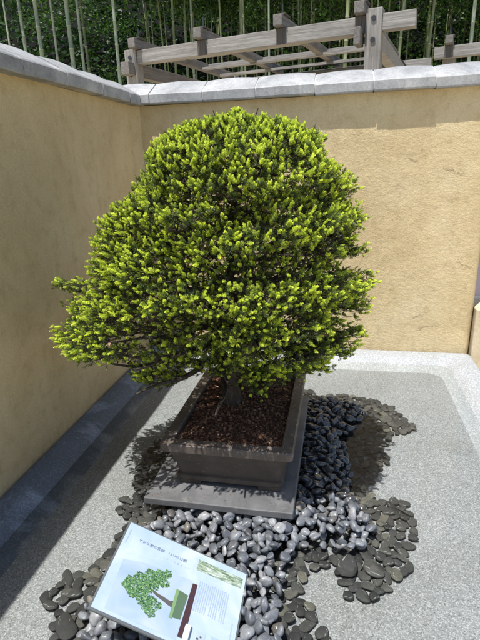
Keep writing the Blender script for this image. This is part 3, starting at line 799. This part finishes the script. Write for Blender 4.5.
# new shoots, short and plump
nb_ = Tg[isnew]; tn = rt.uniform(.70, 1.0, len(nb_)); parts.append(brush(nb_, d1[isnew], rt.uniform(.013, .028, len(nb_)), 38, rt.uniform(.0090, .0128, len(nb_)), .0021, .8, tn, rt))
# extra companion new shoots beside many of them
sel = rt.random(len(nb_)) < .75; nb2 = nb_[sel] + rt.normal(0, .012, (sel.sum(), 3)); parts.append(brush(nb2, d1[isnew][sel] + rt.normal(0, .5, (sel.sum(), 3)), rt.uniform(.008, .016, len(nb2)), 24, rt.uniform(.0075, .0105, len(nb2)), .0018, .8, rt.uniform(.62, .97, len(nb2)), rt))
# last year's needles on every tip and behind it
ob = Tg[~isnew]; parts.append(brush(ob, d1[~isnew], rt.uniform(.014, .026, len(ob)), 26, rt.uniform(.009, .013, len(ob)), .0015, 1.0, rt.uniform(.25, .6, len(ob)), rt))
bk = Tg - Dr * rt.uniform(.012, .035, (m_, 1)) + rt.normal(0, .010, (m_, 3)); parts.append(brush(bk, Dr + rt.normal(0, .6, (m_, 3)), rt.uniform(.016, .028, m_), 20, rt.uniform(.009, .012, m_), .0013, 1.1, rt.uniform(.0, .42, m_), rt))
V = np.concatenate([p[0] for p in parts]); Fs = []; o0 = 0
for p in parts: Fs.append(p[1] + o0); o0 += len(p[0])
F = np.concatenate(Fs); T = np.concatenate([p[2] for p in parts])
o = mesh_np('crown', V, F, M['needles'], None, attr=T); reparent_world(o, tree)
# dry scales and dead sprigs caught among the twigs
nd = 900; pk = rt.integers(0, m_, nd); base = Tg[pk] - Dr[pk] * rt.uniform(.0, .04, (nd, 1)); V, F, T = leaves_np(base, .016, nd, .4, 1.0, .1, rt, .30)
o = mesh_np('dead_scales', V, F, M['chips'], None, attr=T); reparent_world(o, tree)
print('needles', len(F))

# ------------------------------------------------------------------ pebbles
TL_ = (.7495, -2.1675, .229); UX_ = Vector((.363, .0239, -.174)).normalized(); VX_ = Vector((.0068, -.2842, -.025)).normalized(); NX_ = UX_.cross(-VX_); NX_ = NX_ if NX_.z > 0 else -NX_
def poly_w(pts, z): return [tuple(onz(u, v, z)[:2]) for u, v in pts]
U = poly_w([(43, 594), (58, 584), (68, 573), (88, 570), (102, 556), (116, 540), (128, 520), (117, 508), (121, 499), (134, 498), (138, 480), (139, 462), (150, 448), (160, 440), (200, 400), (300, 384), (318, 396), (340, 395), (365, 397), (392, 407), (416, 428), (398, 433), (384, 440),
            (387, 462), (374, 474), (364, 488), (376, 500), (405, 502), (419, 520), (412, 542), (404, 556), (410, 566), (394, 580), (386, 592), (366, 604), (346, 596), (342, 575), (334, 561), (318, 567), (304, 577), (303, 594), (313, 606), (318, 624), (330, 642), (340, 690), (60, 690), (56, 640), (50, 618)], -.055)
Dm = poly_w([(70, 690), (76, 640), (82, 612), (104, 588), (128, 545), (160, 521), (168, 508), (200, 508), (286, 512), (296, 480), (304, 404), (322, 402), (348, 404), (366, 412), (356, 424), (343, 440), (350, 470), (352, 492), (362, 508), (374, 528), (366, 548), (345, 556), (322, 548), (300, 548), (288, 566), (280, 590), (276, 612), (284, 642), (290, 690)], -.03)
def inside(p, poly):
    x, y = p; c = False; n = len(poly)
    for i in range(n):
        x1, y1 = poly[i]; x2, y2 = poly[(i + 1) % n]
        if (y1 > y) != (y2 > y) and x < (x2 - x1) * (y - y1) / (y2 - y1) + x1: c = not c
    return c
def dist(p, poly):
    x, y = p; best = 9
    for i in range(len(poly)):
        x1, y1 = poly[i]; x2, y2 = poly[(i + 1) % len(poly)]; dx, dy = x2 - x1, y2 - y1
        t = max(0, min(1, ((x - x1) * dx + (y - y1) * dy) / (dx * dx + dy * dy))); best = min(best, math.hypot(x - x1 - t * dx, y - y1 - t * dy))
    return best
def H(p):
    """surface height of the heap"""
    if inside(p, Dm): return FL + .045 + min(.062, .9 * dist(p, Dm))
    return FL + .007 + .009 * rp.random()
variants = []; PS_ = .0225
rp = random.Random(31)
for k in range(14):
    b_ = bmesh.new(); bmesh.ops.create_icosphere(b_, subdivisions=3, radius=1)
    off = Vector((k * 11.3, k * 5.1, 0)); ex = (1, rp.uniform(.66, .84), rp.uniform(.42, .60)); tap = rp.uniform(-.22, .22)
    planes = [(Vector((rp.gauss(0, 1), rp.gauss(0, 1), rp.gauss(0, 1))).normalized(), rp.uniform(.55, .8)) for _ in range(7)]
    for v_ in b_.verts:
        c = v_.co.normalized(); d = 1 + .20 * noise.noise(c * .9 + off) + .06 * noise.noise(c * 2.2 + off)
        for pn_, ph_ in planes:
            q_ = c.dot(pn_) * d
            if q_ > ph_: d *= .25 + .75 * ph_ / q_
        v_.co = Vector((c.x * ex[0] * d, c.y * ex[1] * d * (1 + tap * c.x), c.z * ex[2] * d * (1 - tap * .5 * c.x))) * PS_
    me = bpy.data.meshes.new('pebble'); b_.to_mesh(me); b_.free()
    for p_ in me.polygons: p_.use_smooth = True
    variants.append(me)
vm = {}
for key in ('dry', 'wet_shade', 'sunk'):
    for k, me in enumerate(variants):
        q = me.copy(); q.materials.append(M[key]); vm[(key, k)] = q
xs_ = [p[0] for p in U]; ys_ = [p[1] for p in U]
def scatter(sp, n_try, seed):
    r = random.Random(seed); cell = sp; g = {}; out = []
    for i in range(n_try):
        x = r.uniform(min(xs_), max(xs_)); y = r.uniform(min(ys_), max(ys_)); 
        if not inside((x, y), U): continue
        if .70 < x < 1.19 and -1.83 < y < -.98: continue
        ix, iy = int(x / cell), int(y / cell); s = sp * (1 + .25 * noise.noise(Vector((x * 4, y * 4, 0))))
        if any((x - a) ** 2 + (y - b) ** 2 < s * s for dx in (-1, 0, 1) for dy in (-1, 0, 1) for (a, b) in g.get((ix + dx, iy + dy), ())): continue
        g.setdefault((ix, iy), []).append((x, y)); out.append((x, y))
    return out
peb = []
for (x, y) in scatter(.0280, 30000, 5):
    if not inside((x, y), Dm): peb.append((x, y, H((x, y)), rp.uniform(.0185, .0265), True))
for (x, y) in scatter(.0330, 26000, 1):
  if inside((x, y), Dm): peb.append((x, y, H((x, y)), rp.uniform(.0165, .0285), True))
for (x, y) in scatter(.030, 22000, 2):
  if inside((x, y), Dm) or dist((x, y), Dm) < .012: peb.append((x, y, H((x, y)) - .014, rp.uniform(.018, .024), False))
for (x, y) in scatter(.027, 30000, 4):
    if inside((x, y), Dm) or dist((x, y), Dm) < .02: peb.append((x, y, FL + .010, rp.uniform(.017, .022), False))
for (x, y) in scatter(.034, 16000, 3):
    if inside((x, y), Dm) and dist((x, y), Dm) > .02: peb.append((x, y, H((x, y)) - .034, rp.uniform(.018, .024), False))
# single big stones the photograph shows
big = [(373, 571, .042, 'sunk', 'large flat olive stone beside the submerged stones right of the heap', 0), (347, 568, .05, 'sunk', 'largest flat dark slate stone lying in the water right of the pebble heap', 1), (66, 628, .05, 'sunk', 'large flat dark stone in the water at the lower left corner of the heap', 2)]
def put(x, y, z, s, key, tilt, rz, nm='pebble'):
    o = bpy.data.objects.new(nm, vm[(key, rp.randrange(14))]); COL.objects.link(o)
    o.location = (x, y, z); o.scale = (s / PS_,) * 3; o.rotation_euler = (rp.gauss(0, tilt), rp.gauss(0, tilt), rz); return o
def vis_size(p):
    d = math.sqrt((p[0] - CAM[0]) ** 2 + (p[1] - CAM[1]) ** 2 + (p[2] - CAM[2]) ** 2); return p[3] / d
def hidden(p):   # under the slab or well out of the frame
    d = ROT.T @ (np.array(p[:3]) - CAM); u = 240 + FPX * d[0] / d[2]; v = 320 + FPX * d[1] / d[2]
    return v > 646 or (.665 < p[0] < 1.22 and -1.85 < p[1] < -.95) or (92 < u < 236 and v > 535 and v > 535 + abs(u - 131) * .45 and v < 640)
top = sorted([p for p in peb if p[4] and not hidden(p)], key=vis_size, reverse=True)
ind = set(id(p) for p in top[:297])
stV = []; stF = []; stT = []; stM = []
LAB = {'dry_a': ('dry grey sunlit pebble between the front edge of the slab and the sign', 'sunlit pebbles between slab and sign'),
       'dry_b': ('dry grey pebble of the sunlit heap along the right side of the sign', 'sunlit pebbles right of the sign'),
       'dry_c': ('dry grey pebble of the sunlit heap at the lower left of the sign', 'sunlit pebbles left of the sign'),
       'dry_d': ('dry grey sunlit pebble just off the front right corner of the slab', 'sunlit pebbles off the slab corner'),
       'wet_shade': ('glossy pebble coloured blue black for wet and shade, in the heap right of the pot', 'shaded dark pebbles beside the pot'),
       'sunk_r': ('dull olive black pebble under water, right of the sunlit grey stones of the heap', 'submerged pebbles right of the heap'),
       'sunk_b': ('dull olive black pebble under water in the far right tip beside the pot', 'submerged pebbles beyond the pot'),
       'sunk_f': ('dull olive black pebble under water, right of the sign at the photo bottom', 'submerged pebbles right of the sign'),
       'sunk_s': ('dull olive black pebble under water beside the left edge of the slab', 'submerged pebbles left of the slab'),
       'sunk_l': ('dull olive black pebble under water in the lower left corner beside the sign', 'submerged pebbles left of the sign')}
base_co = {k: (np.array([v.co[:] for v in me.vertices]) / PS_, np.array([p.vertices[:] for p in me.polygons])) for k, me in enumerate(variants)}
keys = ('dry', 'wet_shade', 'sunk')
def plab(k, x, y):
    if k == 'wet_shade': return k
    if k == 'dry': return 'dry_c' if x < .74 else 'dry_d' if x > 1.22 and y > -2.05 else 'dry_b' if x > 1.10 and y < -2.1 else 'dry_a'
    if x < .95: return 'sunk_s' if y > -2.05 else 'sunk_l'
    return 'sunk_f' if y < -2.12 and x < 1.42 else 'sunk_b' if y > -1.55 else 'sunk_r'
cnt = 0
for p in peb:
    x, y, z, s, t_ = p
    cu_ = (Vector((x, y, z)) - Vector(TL_)).dot(UX_); cv_ = (Vector((x, y, z)) - Vector(TL_)).dot(VX_); ch_ = (Vector((x, y, z)) - Vector(TL_)).dot(NX_)
    if -.03 < cu_ < .40 and -.03 < cv_ < .31 and ch_ > -.012 - s: z += (-.012 - s - ch_)
    if z < FL: continue
    ins = inside((x, y), Dm)
    zsurf = z + s * .3
    if zsurf > WL - .004 and ins: key = 'wet_shade' if (x > 1.20 and y > -1.70) or zsurf < WL + .012 else 'dry'  # darker colour as painted shade right of the pot, as wet at the waterline
    else: key = 'sunk'; s *= 1.14; 
    flat = .12 if key == 'sunk' else .48; rz = rp.uniform(0, 6.28)
    if key == 'sunk': z = min(z, WL - .010 - s * .2)
    z = max(z, FL + s * (.2 if key == 'sunk' else .35))
    if id(p) in ind:
        o = put(x, y, z, s, key, flat, rz)
        if key == 'sunk': o.scale.z *= .55
        L = LAB[plab(key, x, y)]; tag(o, L[0], 'pebble', L[1]); cnt += 1
    else:
        k = rp.randrange(14); co, fc = base_co[k]; R_ = np.array((Matrix.Rotation(rz, 3, 'Z') @ Matrix.Rotation(rp.gauss(0, flat), 3, 'Y') @ Matrix.Rotation(rp.gauss(0, flat), 3, 'X')))
        stF.append(fc + sum(len(a) for a in stV)); stV.append((co * (np.array([1, 1, .55]) if key == 'sunk' else 1)) @ R_.T * s + np.array([x, y, z])); tn = rp.random(); stT.append(np.full(len(fc), tn)); stM.append(np.full(len(fc), keys.index(key)))
o = mesh_np('pebble_bed', np.concatenate(stV), np.concatenate(stF), [M[k] for k in keys], smooth=True, attr=np.concatenate(stT), matidx=np.concatenate(stM))
tag(o, 'bed of smooth grey and black pebbles filling the heap round the slab', 'pebbles', kind='stuff')
for (u, v, s, key, lab, k) in big:
    q = onz(u, v, FL + .015); o = put(q[0], q[1], FL + .024, s, key, .04, rp.uniform(0, 3), 'flat_stone'); o.scale = (s / PS_, s * .95 / PS_, s * .5 / PS_); tag(o, lab, 'stone')
print('pebbles', len(peb), 'individual', cnt)

# ------------------------------------------------------------------ the sign
TL = np.array([.7495, -2.1675, .229]); TR = np.array([1.1125, -2.1436, .055]); BR = np.array([1.119, -2.4277, .030]); BL = np.array([.7563, -2.4517, .204])
for i_ in range(1):
    ux = TR - TL; W_ = np.linalg.norm(ux); ux /= W_; vy = BL - TL; vy -= ux * (ux @ vy); H_ = np.linalg.norm(vy); vy /= H_; nz = -np.cross(ux, vy); nz *= np.sign(nz[2])
mtx = Matrix([[ux[0], -vy[0], nz[0], TL[0]], [ux[1], -vy[1], nz[1], TL[1]], [ux[2], -vy[2], nz[2], TL[2]], [0, 0, 0, 1]])
sign = empty('information_sign', TL, 'laminated information sheet with painted blue sky reflection and a bonsai picture, tilted above the pebbles', 'sign')
sign.matrix_world = mtx
AS = W_ / H_
def card(name, V, F, mat, parent=None, attr=None):
    """V in card units: x 0..W right, y 0..-H down, z above the sheet"""
    return mesh_np(name, V, F, mat, parent or sign, attr=attr)
def sheet(name, x0, x1, y0, y1, z0, z1, mat, bev=.0):
    b = bmesh.new(); box_bm(b, ((x0 + x1) / 2, (y0 + y1) / 2, (z0 + z1) / 2), (abs(x1 - x0), abs(y1 - y0), abs(z1 - z0)), bevel=bev); return from_bm(name, b, mat, sign)
sheet('backing_board', -.006, W_ + .006, .006, -H_ - .006, -.010, -.0022, flat_mat('dark_grey_board', (.10, .11, .115), .4), .0015)
mt, nt, b = newmat('laminated_paper_sky_tint', .12, .5); tc = N(nt, 'ShaderNodeTexCoord')
nn_ = noise_n(nt, tc.outputs['Object'], 7, 4, .6, .8)
nt.links.new(ramp(nt, nn_.outputs[0], [(.35, (.31, .40, .52)), (.55, (.37, .45, .55)), (.7, (.45, .51, .58))]), b.inputs[0])  # sky reflected in the lamination is painted into the paper as blue
bw = noise_n(nt, tc.outputs['Object'], 5, 2); bump(nt, b, bw.outputs[0], .25, .01); M['paper'] = mt
sheet('paper', 0, W_, 0, -H_, -.002, 0, M['paper'], .0006)
mt, nt, b = newmat('printed_sky_blue', .12, .5); tc = N(nt, 'ShaderNodeTexCoord')
nt.links.new(ramp(nt, noise_n(nt, tc.outputs['Object'], 9, 3, .5, .8).outputs[0], [(.3, (.25, .34, .44)), (.5, (.31, .39, .48)), (.7, (.38, .44, .51))]), b.inputs[0])
bw = noise_n(nt, tc.outputs['Object'], 5, 2); bump(nt, b, bw.outputs[0], .25, .01); M['print_sky'] = mt
def P2(u, v): # fractions of the sheet
    return (u * W_, -v * H_)
def quad(name, pts, z, mat, parent=None): return card(name, [(*P2(*p), z) for p in pts], [tuple(range(len(pts)))], mat, parent)
quad('printed_backdrop', [(.063, .44), (.20, .385), (.60, .345), (.598, .965), (.085, .965)], .0004, M['print_sky'])
# bonsai picture: flat printed shapes, page top points to the left edge of the sheet
trk = flat_mat('print_trunk', (.09, .085, .08), .15); pgn = flat_mat('print_pot_green', (.16, .26, .12), .15); pg2 = flat_mat('print_pot_shade', (.08, .13, .08), .15)
brn = flat_mat('print_stand_brown', (.055, .028, .03), .15); ink = flat_mat('print_ink', (.17, .20, .27), .2); ink2 = flat_mat('print_ink_pale', (.30, .36, .46), .2)
def strip(name, pts, ws, z, mat):
    V = []; F = []
    for i, (u, v) in enumerate(pts):
        V.append((*P2(u, v - ws[i]), z)); V.append((*P2(u, v + ws[i]), z))
    for i in range(len(pts) - 1): F.append((2 * i, 2 * i + 1, 2 * i + 3, 2 * i + 2))
    return card(name, V, F, mat)
strip('printed_trunk', [(.25, .60), (.32, .605), (.38, .64), (.43, .652), (.48, .668), (.515, .665)], [.006, .012, .016, .02, .024, .036], .0010, trk)
rl = random.Random(77); V = []; F = []; T = []
lob = [(.33, .57, .05, .05), (.29, .62, .055, .06), (.35, .51, .045, .045), (.36, .72, .04, .05), (.19, .66, .062, .075), (.24, .56, .06, .07), (.30, .48, .055, .062), (.36, .44, .05, .055), (.41, .39, .028, .045), (.27, .70, .055, .07), (.33, .77, .05, .06), (.38, .83, .035, .045), (.40, .50, .045, .045), (.22, .72, .04, .05), (.165, .62, .03, .05), (.41, .74, .028, .04)]
for (cu, cv, ru, rv) in lob:
    for i in range(int(9000 * ru * rv * 9)):
        a = rl.uniform(0, 6.28); q = math.sqrt(rl.random()) * (1 + .12 * math.sin(5 * a)); u = cu + ru * q * math.cos(a); v = cv + rv * q * math.sin(a); x, y = P2(u, v); s = rl.uniform(.0012, .0030); b0 = len(V); a = rl.uniform(0, 6.28)
        for k in range(4): V.append((x + s * math.cos(a + k * 1.57), y + s * .8 * math.sin(a + k * 1.57), .0014 + (len(F) % 60) * .00001))
        F.append((b0, b0 + 1, b0 + 2, b0 + 3)); T.append(rl.random())
mt, nt, b = newmat('print_leaf_green', .2, .5); at = N(nt, 'ShaderNodeAttribute'); at.attribute_name = 'tone'
nt.links.new(ramp(nt, at.outputs['Fac'], [(0, (.02, .045, .025)), (.4, (.06, .15, .06)), (.8, (.13, .26, .10)), (1, (.28, .40, .22))]), b.inputs[0]); M['pleaf'] = mt
card('printed_foliage', V, F, mt, attr=T)
quad('printed_pot', [(.518, .50), (.597, .515), (.590, .775), (.514, .79)], .0012, pg2)
quad('printed_pot_rim', [(.503, .50), (.528, .50), (.530, .80), (.510, .80)], .0016, pgn)
quad('printed_stand', [(.606, .37), (.643, .365), (.652, .93), (.602, .93)], .0012, brn)
# small landscape photograph in the page corner
mt, nt, b = newmat('print_landscape', .15, .5); tc = N(nt, 'ShaderNodeTexCoord'); mp = N(nt, 'ShaderNodeMapping'); mp.inputs['Scale'].default_value = (9, 60, 1); nt.links.new(tc.outputs['Object'], mp.inputs[0])
nt.links.new(ramp(nt, noise_n(nt, mp.outputs[0], 3, 5, .65, .8).outputs[0], [(.3, (.05, .07, .05)), (.42, (.13, .19, .11)), (.52, (.30, .36, .28)), (.64, (.55, .60, .58)), (.75, (.16, .18, .15))]), b.inputs[0])
card('printed_photo', [(*P2(.603, .078), .0012), (*P2(.975, .078), .0012), (*P2(.972, .195), .0012), (*P2(.604, .205), .0012)], [(0, 1, 2, 3)], mt)
for k, (u0, u1) in enumerate(((.71, .79), (.83, .95))):
    card('printed_inset', [(*P2(u0, .80), .0008), (*P2(u1, .80), .0008), (*P2(u1, .95), .0008), (*P2(u0, .95), .0008)], [(0, 1, 2, 3)], M['print_sky'])
    um = (u0 + u1) / 2; V = []; F = []
    for (du, dv, s_) in ((-.012, .0, .016), (.008, -.025, .014), (.006, .022, .015), (-.004, .045, .010)):
        b0 = len(V)
        for q in range(9): x, y = P2(um + du, .875 + dv); V.append((x + s_ * W_ * .55 * math.cos(q * .698), y + s_ * W_ * .5 * math.sin(q * .698), .0012 + b0 * .00002))
        F.append(tuple(range(b0, b0 + 9)))
    card('inset_foliage', V, F, trk)
# body text: rows too small to read, broken into word long strokes
V = []; F = []
for i in range(15):
    u = .655 + i * .0165
    v = .305 + rl.uniform(0, .01); end = .63 if i not in (6, 11) else .52
    while v < end:
        l = rl.uniform(.006, .012)
        b0 = len(V); V += [(*P2(u, v), .0009), (*P2(u + .0075, v), .0009), (*P2(u + .0075, v + l), .0009), (*P2(u, v + l), .0009)]; F.append((b0, b0 + 1, b0 + 2, b0 + 3)); v += l + .0055
card('body_text', V, F, ink2)
V = []; F = []
for (u, v0, v1) in ((.022, .09, .26), (.955, .60, .75)):
    v = v0
    while v < v1: V += [(*P2(u, v), .0009), (*P2(u + .008, v), .0009), (*P2(u + .008, v + .012), .0009), (*P2(u, v + .012), .0009)]; b0 = len(V) - 4; F.append((b0, b0 + 1, b0 + 2, b0 + 3)); v += .02
card('caption_text', V, F, ink2)
def glyphs(name, text, u0, u1, v, size, mat):
    dep = []
    for i, ch in enumerate(text):
        if ch == ' ': continue
        cu = bpy.data.curves.new('t', 'FONT'); cu.body = ch; cu.size = size; cu.align_x = 'CENTER'; cu.align_y = 'CENTER'
        o = bpy.data.objects.new('t', cu); COL.objects.link(o); bpy.context.view_layer.update()
        me = bpy.data.meshes.new_from_object(o.evaluated_get(bpy.context.evaluated_depsgraph_get())); bpy.data.objects.remove(o)
        x, y = P2(u0 + (u1 - u0) * i / (len(text) - 1), v)
        me.transform(Matrix.Translation((x, y, .0011)) @ Matrix.Rotation(math.pi / 2, 4, 'Z')); dep.append(me)
    b = bmesh.new()
    for me in dep: b.from_mesh(me)
    return from_bm(name, b, mat, sign)
glyphs('title_text', 'ベマド様の神宮 ことのに園', .13, .50, .165, .0125, ink)
glyphs('subtitle_text', 'ベマドの園のこと', .34, .545, .235, .0055, ink2)
# white rounded peg that holds the sheet, and its stake below
b_ = bmesh.new(); x, y = P2(.655, .905); box_bm(b_, (x, y - .012, .0065), (.017, .085, .011), bevel=.0052, seg=4)
from_bm('holder_peg', b_, flat_mat('white_plastic', (.62, .64, .66), .3), sign, True)
b_ = bmesh.new(); box_bm(b_, (.05, -H_ * .5, -.016), (.03, .18, .010), bevel=.002); from_bm('support_bar', b_, M['metal'], sign)
Vv = []; inv = mtx.inverted()
for yy in (-.08, -.20):
    top_ = mtx @ Vector((.05, yy, -.018)); b_ = bmesh.new(); hgt = top_.z + .06
    bmesh.ops.create_cone(b_, cap_ends=True, segments=10, radius1=.006, radius2=.006, depth=hgt, matrix=inv @ Matrix.Translation((top_.x, top_.y, top_.z - hgt / 2))); from_bm('stake', b_, M['metal'], sign)

# fallen needles and grit on the kerb foot and the slab
V = []; F = []; T = []; rd_ = random.Random(8)
for i in range(165):
    if i < 140: x, y, z = rd_.uniform(.3, 2.2), -rd_.uniform(.004, .03) if rd_.random() < .7 else -rd_.uniform(.01, .12), .002
    else: x, y, z = rd_.uniform(.67, 1.22), rd_.uniform(-1.86, -1.80), .0815
    s = rd_.uniform(.0015, .004); a = rd_.uniform(0, 6.28); b0 = len(V); c, s2 = math.cos(a) * s, math.sin(a) * s
    V += [(x - c, y - s2, z), (x + s2 * .5, y - c * .5, z), (x + c, y + s2, z + .001), (x - s2 * .5, y + c * .5, z + .0015)]; F.append((b0, b0 + 1, b0 + 2, b0 + 3)); T.append(rd_.random())
tag(mesh_np('fallen_litter', V, F, M['chips'], attr=T), 'scattered dry needles and grit along the wall foot and slab edge', 'litter', kind='stuff')
